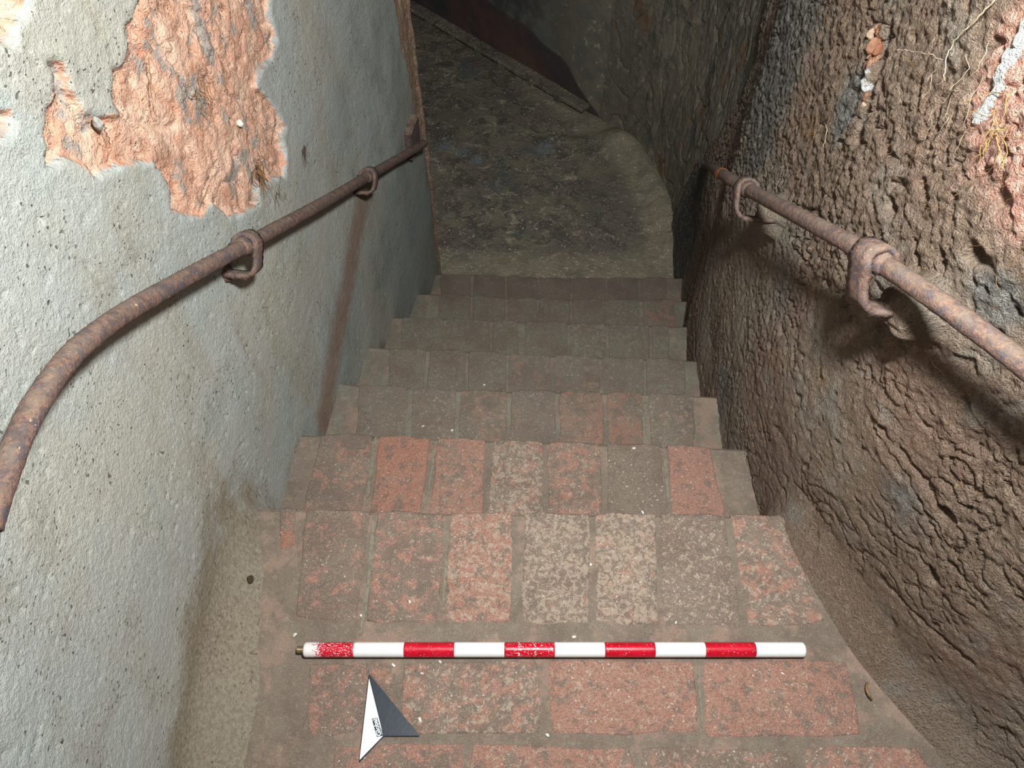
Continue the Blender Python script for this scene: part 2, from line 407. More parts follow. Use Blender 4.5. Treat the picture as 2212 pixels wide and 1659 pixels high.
def catmull(pts, per=12):
    P = np.asarray(pts, float); P = np.vstack([2 * P[0] - P[1], P, 2 * P[-1] - P[-2]]); out = []
    for i in range(1, len(P) - 2):
        for t in np.linspace(0, 1, per, endpoint=False):
            a, b, c, d = P[i - 1:i + 3]
            out.append(.5 * (2 * b + (c - a) * t + (2 * a - 5 * b + 4 * c - d) * t * t + (3 * b - a - 3 * c + d) * t ** 3))
    out.append(P[-2]); return np.array(out)

# ------------------------------------------------------------------ walls
SLOPE = .19 / .285; RISE = .19
def zbase(y): return np.clip(-SLOPE * (y - .69), -1.36, 0)

def path_table(pts, step):
    P = np.asarray(pts, float); seg = np.hypot(*np.diff(P, axis=0).T); s = np.concatenate([[0], np.cumsum(seg)])
    return P, s

def sample_path(P, s, q):
    x = np.interp(q, s, P[:, 0]); y = np.interp(q, s, P[:, 1])
    e = .03
    tx = np.interp(q + e, s, P[:, 0]) - np.interp(q - e, s, P[:, 0]); ty = np.interp(q + e, s, P[:, 1]) - np.interp(q - e, s, P[:, 1])
    l = np.hypot(tx, ty) + 1e-9
    return x, y, tx / l, ty / l

VV = np.concatenate([np.arange(-.27, 1.36, .005), [1.42, 1.55, 1.75, 2.0, 2.3, 2.7, 3.1]])

# ---- left wall
lp = [(x, y) for y, x in zip(LY, LX)] + [(-.350, 2.53), (-.372, 2.56), (-.42, 2.58), (-.8, 2.68), (-2.2, 3.3)]
LP, LS = path_table(lp, 0)
s_of_y = lambda y: np.interp(y, LY, LS[:len(LY)])
qs = np.concatenate([np.arange(0, s_of_y(-.1), .08), np.arange(s_of_y(-.1), s_of_y(2.5) + .12, .005), np.linspace(s_of_y(2.5) + .16, LS[-1], 14)])
x, y, tx, ty = sample_path(LP, LS, qs)
X = x[:, None] + 0 * VV; Y = y[:, None] + 0 * VV; Z = zbase(y)[:, None] + VV[None, :]; S = qs[:, None] + 0 * VV
NX = (ty[:, None] + 0 * VV); NY = (-tx[:, None] + 0 * VV)       # into the stairwell (+x)
px2w = lambda pts, side: [tuple(on_wall(a, b, side)[1:]) for a, b in pts]
k = 1 / 3.16
patch1 = [(1850, -90), (960, -90), (960, 0), (920, 100), (870, 180), (875, 400), (790, 500), (790, 640), (820, 785), (690, 800), (590, 765), (545, 680), (480, 600), (470, 480), (430, 420), (330, 440), (380, 520), (370, 640),
          (340, 740), (330, 830), (290, 890), (330, 1000), (310, 1060), (330, 1130), (440, 1080), (560, 1130), (650, 1210), (720, 1150), (880, 1120), (1050, 1100), (1120, 1190), (1160, 1300), (1190, 1430), (1250, 1470),
          (1380, 1480), (1450, 1380), (1560, 1480), (1640, 1460), (1760, 1400), (1750, 1280), (1830, 1230), (1940, 1200), (1950, 1050), (1930, 930), (1950, 870), (1890, 750), (1830, 660), (1760, 600), (1780, 480), (1860, 400), (1890, 250), (1840, 100)]
patch1 = px2w([(a * k, b * k) for a, b in patch1], 'L')
patch2 = px2w([(-120, -80), (200 * k, -80), (195 * k, 30 * k), (150 * k, 110 * k), (90 * k, 180 * k), (70 * k, 300 * k), (-120, 290 * k)], 'L')
patch3 = px2w([(-60, 235), (22, 228), (30, 262), (24, 300), (-60, 320)], 'L')
sd = np.maximum(np.maximum(poly_sd(patch1, Y, Z), poly_sd(patch2, Y, Z)), poly_sd(patch3, Y, Z) - .004)
sdn = sd + .008 * perlin(Y * 40, Z * 40, 5)
inside = sstep(-.004, .006, sdn)
D = .010 * fbm(S * 2.2, Z * 2.2, 2, 11) + .0018 * fbm(S * 9, Z * 9, 2, 12) + .0012 * fbm(S * 45, Z * 45, 3, 13)
pitn = perlin(S * 42, Z * 60, 31) + .5 * perlin(S * 90, Z * 110, 32)
rough_zone = sstep(-.25, .35, fbm(S * 2.4, Z * 2.4, 2, 33) + sstep(.25, .9, Z) * .5 - sstep(1.2, 2.0, Y) * .7)
D -= rough_zone * .004 * sstep(.45, .85, pitn)
rid = 1 - np.abs(fbm(S * 13 + .6 * perlin(S * 6, Z * 6, 3), Z * 9, 4, 21)) * 2.6
facet = np.abs(perlin(S * 22 + perlin(S * 9, Z * 9, 8), Z * 15, 24))
D += inside * (-.008 + .008 * fbm(S * 11, Z * 7, 4, 23) - .006 * sstep(.76, .98, rid) + .007 * (facet - .3) + .003 * fbm(S * 60, Z * 50, 2, 25))
lip = np.exp(-((sdn + .012) / .012) ** 2); D += .0015 * lip
vv = VV[None, :] + 0 * X
foot_r = sstep(.80, .45, Y)
D += foot_r * .075 * np.clip(1 - vv / .13, 0, 1.6) ** 2 * (1 + .35 * fbm(S * 5, Z * 5, 2, 40))
# broken arris at the foot of the stair
brk_y = 2.30 + .05 * sstep(.2, -.15, Z) + .09 * sstep(-.15, -.45, Z) + .03 * fbm(Z * 9, Z * 0 + 3, 3, 51)
brk = (Y - brk_y) / .05
beyond = S > s_of_y(2.5)
D += np.where((brk > 0) & ~beyond, -.010 + .009 * fbm(S * 20, Z * 12, 3, 52), 0)
D += sstep(2.36, 2.5, Y) * .010 * fbm(S * 6 + 3, Z * 11, 3, 53)
foot = foot_r * sstep(.33, .02, vv) + sstep(.66, 1.1, Y) * sstep(.16, -.16, vv) * .55
foot += .35 * np.exp(-((Y - .72) / .16) ** 2) * sstep(.75, .1, vv)
q = line_d([tuple(on_wall(a_, b_, 'L')[1:]) for a_, b_ in [(783, 440), (764, 520), (745, 640), (722, 760), (700, 900)]], Y, Z)
rust = .95 * np.exp(-(q / .10) ** 2)
b0 = on_wall(500, 610, 'L'); rust = np.maximum(rust, .5 * np.exp(-((Y - b0[1] + .05) / .03) ** 2) * sstep(b0[2], b0[2] - .1, Z) * sstep(b0[2] - .8, b0[2] - .1, Z))
glaze = sstep(1.75, 2.25, Y) * sstep(-.1, -.6, Z) + .6 * sstep(1.3, 2.0, Y)
ptx, pty, ptz = X + NX * D, Y + NY * D, Z
wl = mesh_obj('wall_left', np.stack([ptx, pty, ptz], -1).reshape(-1, 3), grid_faces(len(qs), len(VV), True), M['left'],
              attrs=dict(patch=np.clip(sd / .02, -1, 1), foot=foot, rust=rust, glaze=glaze, **{'break': np.where(beyond, 1, np.clip(brk, -1, 1))}))
tag(wl, 'grey plastered wall with an exposed patch of orange earth above the handrail', kind='structure')

# ---- right wall, running on into the landing
far_r = [(.835, 2.95), (.815, 3.15), (.765, 3.35), (.69, 3.52), (.60, 3.66), (.52, 3.745)]
rp = [(x, y) for y, x in zip(RY, RX)] + far_r
RP, RS = path_table(rp, 0)
sr_of_y = lambda y: np.interp(y, RY, RS[:len(RY)])
qr = np.concatenate([np.arange(0, sr_of_y(-.05), .08), np.arange(sr_of_y(-.05), sr_of_y(2.4), .004), np.arange(sr_of_y(2.4), RS[-1] + .002, .006)])
VL, VV = VV, np.concatenate([np.arange(-.27, 1.36, .004), VV[-7:]])
x, y, tx, ty = sample_path(RP, RS, qr)
X = x[:, None] + 0 * VV; Y = y[:, None] + 0 * VV; Z = zbase(y)[:, None] + VV[None, :]; S = qr[:, None] + 0 * VV
NX = -ty[:, None] + 0 * VV; NY = tx[:, None] + 0 * VV            # into the stairwell (-x)
vv = VV[None, :] + 0 * X
# edge of the outer render coat
ep = np.array([[on_wall(a, b, 'R')[1], on_wall(a, b, 'R')[2]] for a, b in [(1668, -60), (1658, 0), (1640, 110), (1605, 190), (1540, 300), (1482, 385), (1462, 440), (1447, 500)]])
ez, ey = ep[:, 1], ep[:, 0]
o_ = np.argsort(ez); edge_y = np.interp(Z, ez[o_], ey[o_]) + .025 * fbm(Z * 7, Z * 0 + 1, 3, 61) + .006 * perlin(Z * 60, Z * 0, 62)
far = sstep(-.004, .006, Y - edge_y)
wx = S + .02 * perlin(S * 11, Z * 11, 70); wz = Z + .02 * perlin(S * 11 + 9, Z * 11, 71)
lump = fbm(wx * 5, wz * 5, 3, 72)
med = fbm(wx * 19, wz * 19, 3, 73)
fin = fbm(wx * 44, wz * 44, 2, 74); fin2 = perlin(S * 120, Z * 120, 174)
ridge = 1 - np.abs(perlin(wx * 14, wz * 17, 75)) * 3.0
ridge2 = 1 - np.abs(perlin(wx * 33, wz * 38, 76)) * 2.6
cmask = sstep(-.15, .4, fbm(S * 3.2, Z * 3.2, 2, 77))
pit = sstep(.42, .72, perlin(S * 26, Z * 26, 78) + .5 * perlin(S * 55, Z * 55, 79))
rough_up = .55 + .75 * sstep(.2, .8, vv)
D = .014 * fbm(S * 1.8, Z * 1.8, 2, 80) + .008 * lump + rough_up * (.0050 * med + .0058 * fin + .0022 * fin2) - (.011 * sstep(.78, .97, ridge) + .006 * sstep(.72, .96, ridge2)) * cmask * rough_up - .009 * pit * rough_up
# the large vertical slot with broken brick, top
sl = [on_wall(a, b, 'R')[1:] for a, b in [(1905, 70), (1900, 130), (1880, 190), (1868, 250), (1850, 300)]]
sdl = line_d(sl, Y, Z) + .006 * perlin(S * 40, Z * 40, 81); D -= .035 * sstep(.020, .004, sdl)
sl2 = [on_wall(a, b, 'R')[1:] for a, b in [(1940, 80), (1905, 215), (1880, 290)]]
# hollow behind the nearer bracket and a few knocked holes
for (a, b, rr, dp) in [(1905, 690, .035, .02), (2040, 1105, .022, .02), (2015, 1245, .02, .018), (1890, 720, .03, .018), (1655, 490, .025, .02), (2095, 555, .03, .02), (1840, 515, .016, .014), (1920, 455, .02, .02), (2150, 430, .03, .02)]:
    c = on_wall(a, b, 'R'); q = np.hypot(Y - c[1], (Z - c[2]) * 1.1) + .012 * perlin(S * 30, Z * 30, 82); D -= dp * sstep(rr, rr * .35, q)
# lumps of earth packed round the feet of the brackets
for (a, b, rr, dp) in [(1888, 668, .062, .060), (1617, 462, .055, .055)]:
    c = on_wall(a, b, 'R', .075); q = np.hypot(Y - c[1], (Z - c[2]) * .9) + .014 * perlin(S * 24, Z * 24, 182); D += dp * sstep(rr, rr * .3, q)
# long cracks
for pl in [[(1880, 905), (1975, 1010), (2040, 1110)], [(1880, 920), (1960, 1030), (2010, 1130), (2080, 1250)], [(1745, 1080), (1800, 1260), (1900, 1420), (2060, 1580)], [(1830, 1180), (1940, 1290), (2100, 1430)],
           [(1640, 900), (1660, 1000), (1700, 1080)], [(2060, 950), (2140, 1010), (2212, 1090)], [(1605, 960), (1622, 1050), (1640, 1105)]]:
    c = [on_wall(a, b, 'R')[1:] for a, b in pl]; q = line_d(c, Y, Z) + .010 * fbm(S * 24, Z * 24, 2, 83); D -= .012 * sstep(.008, .0, np.abs(q)) * sstep(-.4, .2, perlin(S * 8, Z * 8, 84))
smooth_low = sstep(.1, .0, vv) * sstep(1.0, .7, Y); D *= 1 - .65 * smooth_low
D += sstep(.77, .58, Y) * .055 * np.clip(1 - vv / .09, 0, 1.6) ** 2
fcr = 1 - np.abs(perlin(S * 9 + .5 * perlin(S * 5, Z * 5, 90), Z * 3.2, 91)) * 3
Dfar = .02 * fbm(S * 3, Z * 3, 3, 92) + .007 * fbm(S * 22, Z * 11, 3, 93) - .011 * sstep(.72, .98, fcr) - .026 * sstep(-1.1, -.2, Z) * sstep(RS[-1] - .1, RS[-1] - .7, S) - .006 * sstep(RS[-1] - .1, RS[-1] - .5, S) + .003 * fin
D = D * (1 - far) + Dfar * far
D -= .022 * np.exp(-((Y - edge_y) / .010) ** 2) * sstep(-.35, .2, perlin(S * 0 + 2, Z * 6, 94) + .35)
t0 = on_wall(2190, 120, 'R'); t1 = on_wall(2200, 330, 'R'); t2 = on_wall(2080, 60, 'R')
red = np.maximum(np.exp(-((Y - t0[1] + .06) / .13) ** 2 - ((Z - t0[2] - .03) / .2) ** 2), .9 * np.exp(-((Y - t1[1] + .05) / .07) ** 2 - ((Z - t1[2]) / .1) ** 2)) * 1.15
q = line_d([on_wall(a, b, 'R')[1:] for a, b in [(2230, 40), (2200, 95), (2165, 165), (2140, 215), (2115, 250)]], Y, Z); lime = sstep(.022, .004, q) * .9
q = line_d([on_wall(a, b, 'R')[1:] for a, b in [(1880, 130), (1868, 190)]], Y, Z); lime = np.maximum(lime, .62 * sstep(.02, .002, q))
D += .006 * sstep(.4, .8, lime)
g1 = on_wall(1705, 60, 'R'); g2 = on_wall(1830, 230, 'R'); g3 = on_wall(1700, 600, 'R'); g4 = on_wall(1480, 450, 'R'); g5 = on_wall(2150, 650, 'R'); g6 = on_wall(1560, 850, 'R'); g7 = on_wall(1950, 1080, 'R')
grey = np.zeros_like(Y)
for c, a_, sy, sz in [(g1, 1.25, .22, .42), (g2, .8, .05, .10), (g3, .55, .15, .15), (g4, 1.1, .4, .5), (g5, .8, .07, .06), (g6, .6, .12, .2), (g7, .55, .1, .1)]:
    grey = np.maximum(grey, a_ * np.exp(-((Y - c[1]) / sy) ** 2 - ((Z - c[2]) / sz) ** 2))
bo = on_wall(1648, 60, 'R'); breakage = 1.1 * np.exp(-((Y - edge_y - .045) / .05) ** 2) * sstep(bo[2] - .14, bo[2] - .05, Z)
c = on_wall(1880, 110, 'R'); breakage = np.maximum(breakage, .95 * sstep(.03, .006, line_d([tuple(on_wall(a, b, 'R')[1:]) for a, b in [(1885, 75), (1880, 125)]], Y, Z)))
bf = at(1392, 250, -1.1); 
wr = mesh_obj('wall_right', np.stack([X + NX * D, Y + NY * D, Z], -1).reshape(-1, 3), grid_faces(len(qr), len(VV)), M['right'],
              attrs=dict(far=far, red=red, lime=lime, grey=grey, breakage=breakage))
tag(wr, 'rough brown earthen render wall, cracked and pitted, with fine roots', kind='structure')

# ---- wall at the back of the landing
ba, bb = np.array([.545, 3.725]), np.array([-2.3, 6.45])
L_ = np.hypot(*(bb - ba)); qb = np.arange(-.03, L_, .015); zb = np.arange(-1.40, 1.2, .015)
u = (bb - ba) / L_; nb = np.array([-u[1], u[0]]); nb = -nb if nb[1] > 0 else nb
Q, Zb = np.meshgrid(qb, zb, indexing='ij')
Db = .012 * fbm(Q * 3, Zb * 3, 3, 101) + .004 * fbm(Q * 14, Zb * 14, 3, 102)
dado = sstep(.05, -.05, Zb + .06 * fbm(Q * 3, Zb * 3, 3, 103) - np.interp(Q, [0, .06, .3, .6, 1.2, 3], [-1.36, -1.30, -1.12, -1.02, -.95, -.9]))
wb = mesh_obj('wall_back', np.stack([ba[0] + u[0] * Q + nb[0] * Db, ba[1] + u[1] * Q + nb[1] * Db, Zb], -1).reshape(-1, 3), grid_faces(len(qb), len(zb)), M['back'], attrs=dict(dado=dado, corner=sstep(.75, .05, Q)))
tag(wb, 'dark wall behind the lower landing with a maroon dado', kind='structure')

# ------------------------------------------------------------------ bricks and steps
def step_body(name, front, back_y, z, zbot, parent=None, mat=None):
    """cement bed of one step: front is the nosing as a list of x, y; the top is sunk a little under the bricks"""
    n = len(front); zt = z - .0022; V = []; 
    prof = [(0.0, zbot), (0.0, zt - .012), (-.003, zt - .005), (-.010, zt)]
    for dy, zz in prof:
        for (a, b) in front: V.append((a, b + dy, zz))
    for (a, b) in front: V.append((a, back_y, zt))
    for (a, b) in front: V.append((a, back_y, zbot))
    F = []
    for r in range(5):
        for i in range(n - 1): F.append((r * n + i, r * n + i + 1, (r + 1) * n + i + 1, (r + 1) * n + i))
    F.append(tuple(r * n for r in range(6))); F.append(tuple(r * n + n - 1 for r in range(5, -1, -1)))
    o = mesh_obj(name, V, F, mat or M['mortar'], parent, smooth=False)
    return o

def brick_mesh(quad, z, depth=.05, proud=.0, seed=0, bev=.004):
    """one worn brick from its four corners (x, y); irregular outline, eased edges, slightly dished top"""
    rg = np.random.default_rng(seed); pts = []; Q4 = np.asarray(quad, float)
    for i in range(4):
        a, b = Q4[i], Q4[(i + 1) % 4]; m = 4
        e = b - a; nn = np.array([e[1], -e[0]]); nn /= np.linalg.norm(nn) + 1e-9
        for j in range(m):
            t = j / m; p = a + e * t
            if j == 0: p = p + (Q4.mean(0) - a) * rg.uniform(.012, .05)
            else: p = p - nn * rg.normal(0, .0022)
            pts.append(p)
    pts = np.array(pts); c = pts.mean(0); n = len(pts)
    if np.sum(pts[:, 0] * np.roll(pts[:, 1], -1) - np.roll(pts[:, 0], -1) * pts[:, 1]) < 0: pts = pts[::-1]
    dirs = c - pts; dl = np.linalg.norm(dirs, axis=1)[:, None]; dirs = dirs / dl
    zt = z + proud
    rings = [(pts, z - depth), (pts, zt - bev), (pts + dirs * bev * .5, zt - bev * .3), (pts + dirs * bev * 1.6, zt)]
    V = []; 
    for p, zz in rings:
        for q in p: V.append((q[0], q[1], zz + (rg.normal(0, .0006) if zz > z - .02 else 0)))
    V.append((c[0], c[1], zt - .0012)); F = []
    for r in range(3):
        for i in range(n): k_ = (i + 1) % n; F.append((r * n + i, r * n + k_, (r + 1) * n + k_, (r + 1) * n + i))
    for i in range(n): F.append((3 * n + i, 3 * n + (i + 1) % n, 4 * n))
    return V, F

BRK = [0]
def add_brick(quad, z, parent, tone=None, proud=0.0, dark=0.0):
    BRK[0] += 1; s = BRK[0]
    V, F = brick_mesh(quad, z, seed=s, proud=proud + random.uniform(-.0008, .0012))
    o = mesh_obj('brick', V, F, M['brick'], parent, smooth=True); recentre(o)
    t = tone or (random.uniform(.3, .7), random.uniform(.25, .6), random.uniform(.1, .4))
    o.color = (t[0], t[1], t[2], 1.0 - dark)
    return o

# nosing lines (far edge of every tread in the photograph)
NOS = [[(565, 1095), (601, 1096), (800, 1103), (1100, 1106), (1400, 1108), (1690, 1111)],
       [(640, 935), (820, 939), (930, 944), (1100, 950), (1300, 956), (1440, 960), (1600, 967)],
       [(730, 825), (880, 836), (1000, 841), (1200, 844), (1400, 848), (1550, 854)],
       [(795, 746), (840, 750), (1000, 757), (1200, 767), (1400, 773), (1508, 777)],
       [(842, 683), (950, 687), (1100, 692), (1300, 699), (1488, 703)],
       [(905, 632), (1000, 636), (1100, 642), (1250, 646), (1492, 648)],
       [(940, 590), (1000, 592), (1100, 596), (1240, 600), (1480, 598)]]
def nosing(k):
    z = -RISE * k; P = np.array([at(a, b, z)[:2] for a, b in NOS[k]])
    xs = np.concatenate([[-.95], np.linspace(P[0][0], P[-1][0], 26), [1.15]])
    m0 = (P[1][1] - P[0][1]) / (P[1][0] - P[0][0]); m1 = (P[-1][1] - P[0][1]) / (P[-1][0] - P[0][0])
    ys = np.interp(xs, P[:, 0], P[:, 1]); ys[0] += m1 * (xs[0] - P[0][0]); ys[-1] += m1 * (xs[-1] - P[-1][0])
    ys[1:-1] += .0022 * perlin(xs[1:-1] * 14, xs[1:-1] * 0 + k, 120 + k)
    return xs, ys, m1

# bricks by tread: x where each joint meets the nosing and x where it meets the near edge seen (y), one pair of sides per brick
R_ = lambda *a: a
TREADS = {
 0: (1382, [((603, 640), (606, 630)), ((660, 801), (632, 768)), ((814, 959), (786, 944)), ((972, 1109), (953, 1103)), ((1130, 1274), (1128, 1272)), ((1283, 1419), (1286, 1426)), ((1427, 1568), (1430, 1606)), ((1576, 1686), (1622, 1800))],
     [(.25, .2, .75), (.42, .30, .30), (.5, .45, .2), (.72, .68, .3), (.35, .8, .1), (.45, .85, .1), (.2, .6, .1), (.55, .6, .05)]),
 1: (1098, [((690, 806), (655, 783)), ((818, 931), (800, 911)), ((945, 1050), (926, 1041)), ((1066, 1174), (1056, 1173)), ((1184, 1296), (1182, 1299)), ((1309, 1428), (1312, 1442)), ((1440, 1535), (1450, 1563))],
     [(.42, .35, .2), (.75, .3, .85), (.7, .45, .3), (.5, .75, .2), (.55, .5, .3), (.1, .1, .1), (.85, .2, .3)]),
 2: (943, [((776, 882), (765, 876)), ((891, 986), (886, 984)), ((994, 1096), (990, 1095)), ((1103, 1201), (1102, 1201)), ((1208, 1301), (1208, 1306)), ((1310, 1388), (1315, 1390)), ((1399, 1500), (1404, 1502))],
     [(.12, .25, .15), (.35, .4, .25), (.5, .35, .45), (.3, .35, .15), (.62, .4, .35), (.5, .3, .72), (.35, .45, .2)]),
 3: (840, [((840, 923), (838, 916)), ((928, 1008), (922, 1006)), ((1013, 1095), (1010, 1094)), ((1100, 1191), (1098, 1191)), ((1196, 1294), (1196, 1295)), ((1300, 1391), (1301, 1393)), ((1395, 1478), (1397, 1479))],
     [(.3, .1, .1), (.15, .3, .1), (.3, .3, .35), (.45, .3, .3), (.4, .35, .4), (.2, .35, .1), (.3, .3, .35)]),
 4: (763, [((868, 960), (866, 957)), ((964, 1060), (962, 1060)), ((1065, 1120), (1064, 1120)), ((1134, 1226), (1134, 1226)), ((1230, 1309), (1230, 1310)), ((1315, 1403), (1316, 1404)), ((1407, 1444), (1408, 1446))],
     [(.15, .3, .0), (.12, .3, .0), (.0, .2, .0), (.1, .2, .15), (.05, .6, 0), (.25, .45, .05), (.2, .45, .05)]),
 5: (694, [((948, 1018), (946, 1018)), ((1022, 1092), (1021, 1092)), ((1096, 1160), (1096, 1160)), ((1164, 1231), (1164, 1231)), ((1235, 1308), (1235, 1308)), ((1311, 1382), (1311, 1382)), ((1388, 1457), (1389, 1458))],
     [(.15, .35, .0), (.2, .35, .1), (.1, .35, .05), (.2, .4, .2), (.2, .35, .1), (.2, .45, .05), (.5, .2, .6)]),
 6: (645, [((952, 1018), (951, 1018)), ((1022, 1092), (1022, 1092)), ((1096, 1162), (1096, 1162)), ((1166, 1234), (1166, 1234)), ((1238, 1309), (1238, 1309)), ((1312, 1378), (1312, 1378)), ((1385, 1440), (1385, 1441))],
     [(.15, .05, .2), (.2, .1, .25), (.25, .1, .3), (.2, .1, .2), (0, .1, 0), (.05, .1, .05), (.3, .2, .2)]),
}
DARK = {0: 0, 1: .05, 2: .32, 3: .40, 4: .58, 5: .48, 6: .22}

def brick_row(k, parent, depth):
    ynear, sides, tones = TREADS[k]; z = -RISE * k; xs, ys, m = nosing(k)
    for (f, b), tone in zip(sides, tones):
        ny = np.interp(np.interp(np.mean(f), [p[0] for p in NOS[k]], [p[0] for p in NOS[k]]), [p[0] for p in NOS[k]], [p[1] for p in NOS[k]])
        q = []
        for i in (0, 1):
            fy = np.interp(f[i], [p[0] for p in NOS[k]], [p[1] for p in NOS[k]])
            F_ = at(f[i], fy, z)[:2]; B_ = at(b[i], ynear, z)[:2]
            d = (B_ - F_); d /= np.linalg.norm(d)
            F_[1] = np.interp(F_[0], xs, ys) + .001
            q.append((F_, F_ + d * depth))
        if k == 0 and tone == tones[0]: q = [(q[0][0], q[0][0] + (q[0][1] - q[0][0]) * .42), (q[1][0], q[1][0] + (q[1][1] - q[1][0]) * .36)]
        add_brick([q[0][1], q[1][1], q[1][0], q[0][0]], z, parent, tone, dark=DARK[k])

# upper platform
xs, ys, m = nosing(0)
fl = step_body('floor', list(zip(xs, ys)), -1.2, 0.0, -.5)
tag(fl, 'worn brick platform at the head of the stair', kind='structure')
brick_row(0, fl, .246)
def px_brick(c, parent, tone, z=0.0): add_brick([at(a, b, z)[:2] for a, b in c], z, parent, tone)
px_brick([(664, 1432), (850, 1429), (849, 1585), (668, 1590)], fl, (.5, .35, .45))
px_brick([(864, 1429), (1164, 1426), (1170, 1585), (866, 1590)], fl, (.55, .6, .2))
px_brick([(1182, 1426), (1500, 1426), (1513, 1586), (1188, 1587)], fl, (.82, .5, .4))
px_brick([(1516, 1426), (1832, 1427), (1868, 1590), (1522, 1592)], fl, (.74, .45, .35))
px_brick([(716, 1606), (1000, 1606), (998, 1800), (720, 1800)], fl, (.62, .35, .4))
px_brick([(1014, 1604), (1366, 1610), (1372, 1800), (1014, 1800)], fl, (.7, .5, .35))
px_brick([(1382, 1612), (1718, 1614), (1738, 1800), (1386, 1800)], fl, (.45, .5, .2))
px_brick([(1736, 1614), (1985, 1612), (2080, 1800), (1752, 1800)], fl, (.66, .55, .3))

stair = empty('staircase', (.1, 1.5, -.7)); tag(stair, 'narrow flight of worn brick steps going down between two walls', 'staircase', kind='structure')
def under(o, p):
    o.parent = p; o.matrix_parent_inverse.identity(); return o
for k in range(1, 7):
    xs, ys, m = nosing(k); xb, yb, _ = nosing(k - 1)
    o = step_body('step', list(zip(xs, ys)), float(np.min(yb)) - .06, -RISE * k, -1.75, mat=M['mortar_green'] if k > 1 else M['mortar'])
    o.parent = stair
    o.data.transform(__import__('mathutils').Matrix.Translation(-Vector(stair.location)))
    brick_row(k, o, .235)

# joints still filled with pale lime
steps_ = [o for o in stair.children]
def pale_joint(pts, wpx, k, parent):
    z = -RISE * k; L0 = [at(a - wpx / 2, b, z)[:2] for a, b in pts]; L1 = [at(a + wpx / 2, b, z)[:2] for a, b in pts]; n = 24
    tt_ = np.linspace(0, 1, n); ti = np.linspace(0, 1, len(pts)); V = []; A0, A1 = np.array(L0), np.array(L1); Mx = (A0 + A1) / 2; sh = np.sin(np.pi * np.clip(tt_, .02, .98)) ** .35 * (.7 + .5 * np.abs(RNG.normal(0, .6, n)))
    for L in (A0, A1):
        xs_ = np.interp(tt_, ti, Mx[:, 0]) + (np.interp(tt_, ti, L[:, 0]) - np.interp(tt_, ti, Mx[:, 0])) * sh + RNG.normal(0, .0007, n); ys_ = np.interp(tt_, ti, L[:, 1]); V += [(a, b, z + .0002) for a, b in zip(xs_, ys_)]
    V += [(a, b, z - .02) for a, b, _ in V]
    F = [(i, i + 1, n + i + 1, n + i) for i in range(n - 1)] + [(i, 2 * n + i, 2 * n + i + 1, i + 1) for i in range(n - 1)] + [(n + i, n + i + 1, 3 * n + i + 1, 3 * n + i) for i in range(n - 1)]
    o = mesh_obj('lime_joint', V, F, M['lime'], parent, smooth=False); recentre(o)
pale_joint([(808, 1110), (798, 1250), (778, 1372)], 11, 0, fl)
pale_joint([(966, 1180), (957, 1310)], 8, 0, fl)
pale_joint([(812, 944), (791, 1092)], 9, 1, steps_[0])
pale_joint([(1434, 966), (1446, 1100)], 8, 1, steps_[0])
pale_joint([(937, 985), (921, 1090)], 6, 1, steps_[0])
pale_joint([(1394, 852), (1397, 940)], 6, 2, steps_[1])
pale_joint([(1508, 1440), (1518, 1580)], 6, 0, fl)

# lower landing
gx = np.arange(-2.2, 1.05, .012); gy = np.arange(2.2, 6.5, .012); GX, GY = np.meshgrid(gx, gy, indexing='ij')
ZL = -RISE * 7
GZ = ZL + .010 * fbm(GX * 3, GY * 3, 3, 130) + .004 * fbm(GX * 14, GY * 14, 3, 131) + .0016 * fbm(GX * 50, GY * 50, 2, 132)
hp = at(1322, 300, ZL); GZ += .012 * fbm(GX * 9, GY * 9, 3, 133) * sstep(.3, .0, line_d([(.80, 2.75), (.74, 3.15), (.62, 3.5)], GX, GY)); GZ += .06 * np.exp(-((GX - hp[0] - .02) / .075) ** 2 - ((GY - hp[1] + .02) / .10) ** 2)
hr = np.array([[.80, 2.75], [.74, 3.15], [.62, 3.5]]); GZ += .05 * sstep(.14, .0, line_d([tuple(p) for p in hr + np.array([.06, .0])], GX, GY))
gp = at(1245, 285, ZL); GZ -= .02 * np.exp(-((GX - gp[0]) / .10) ** 2 - ((GY - gp[1]) / .05) ** 2)
xn, yn, _ = nosing(6)
rim = sstep(.34, .10, GY - np.interp(GX, xn, yn) - .11) + sstep(.2, .03, line_d([tuple(p) for p in hr], GX, GY)) * .9
bd = (GX - ba[0]) * nb[0] + (GY - ba[1]) * nb[1]; rim = np.maximum(rim, .8 * sstep(.26, .08, bd) * sstep(1.0, .3, np.hypot(GX - ba[0], GY - ba[1])))
bl = np.zeros_like(GX)
for a, b, r in [(960, 315, .07), (1000, 330, .07), (1030, 345, .06), (940, 460, .03), (962, 470, .02), (945, 510, .03), (1110, 200, .12), (1180, 320, .08)]:
    p = at(a, b, ZL); bl = np.maximum(bl, (.9 if r < .1 else .45) * np.exp(-((GX - p[0]) ** 2 + (GY - p[1]) ** 2) / r ** 2))
fl2 = mesh_obj('floor_landing', np.stack([GX, GY, GZ], -1).reshape(-1, 3), grid_faces(len(gx), len(gy)), M['landing'], attrs=dict(rim=rim, blue=bl))
tag(fl2, 'mottled dirty concrete landing at the foot of the stair', kind='structure')

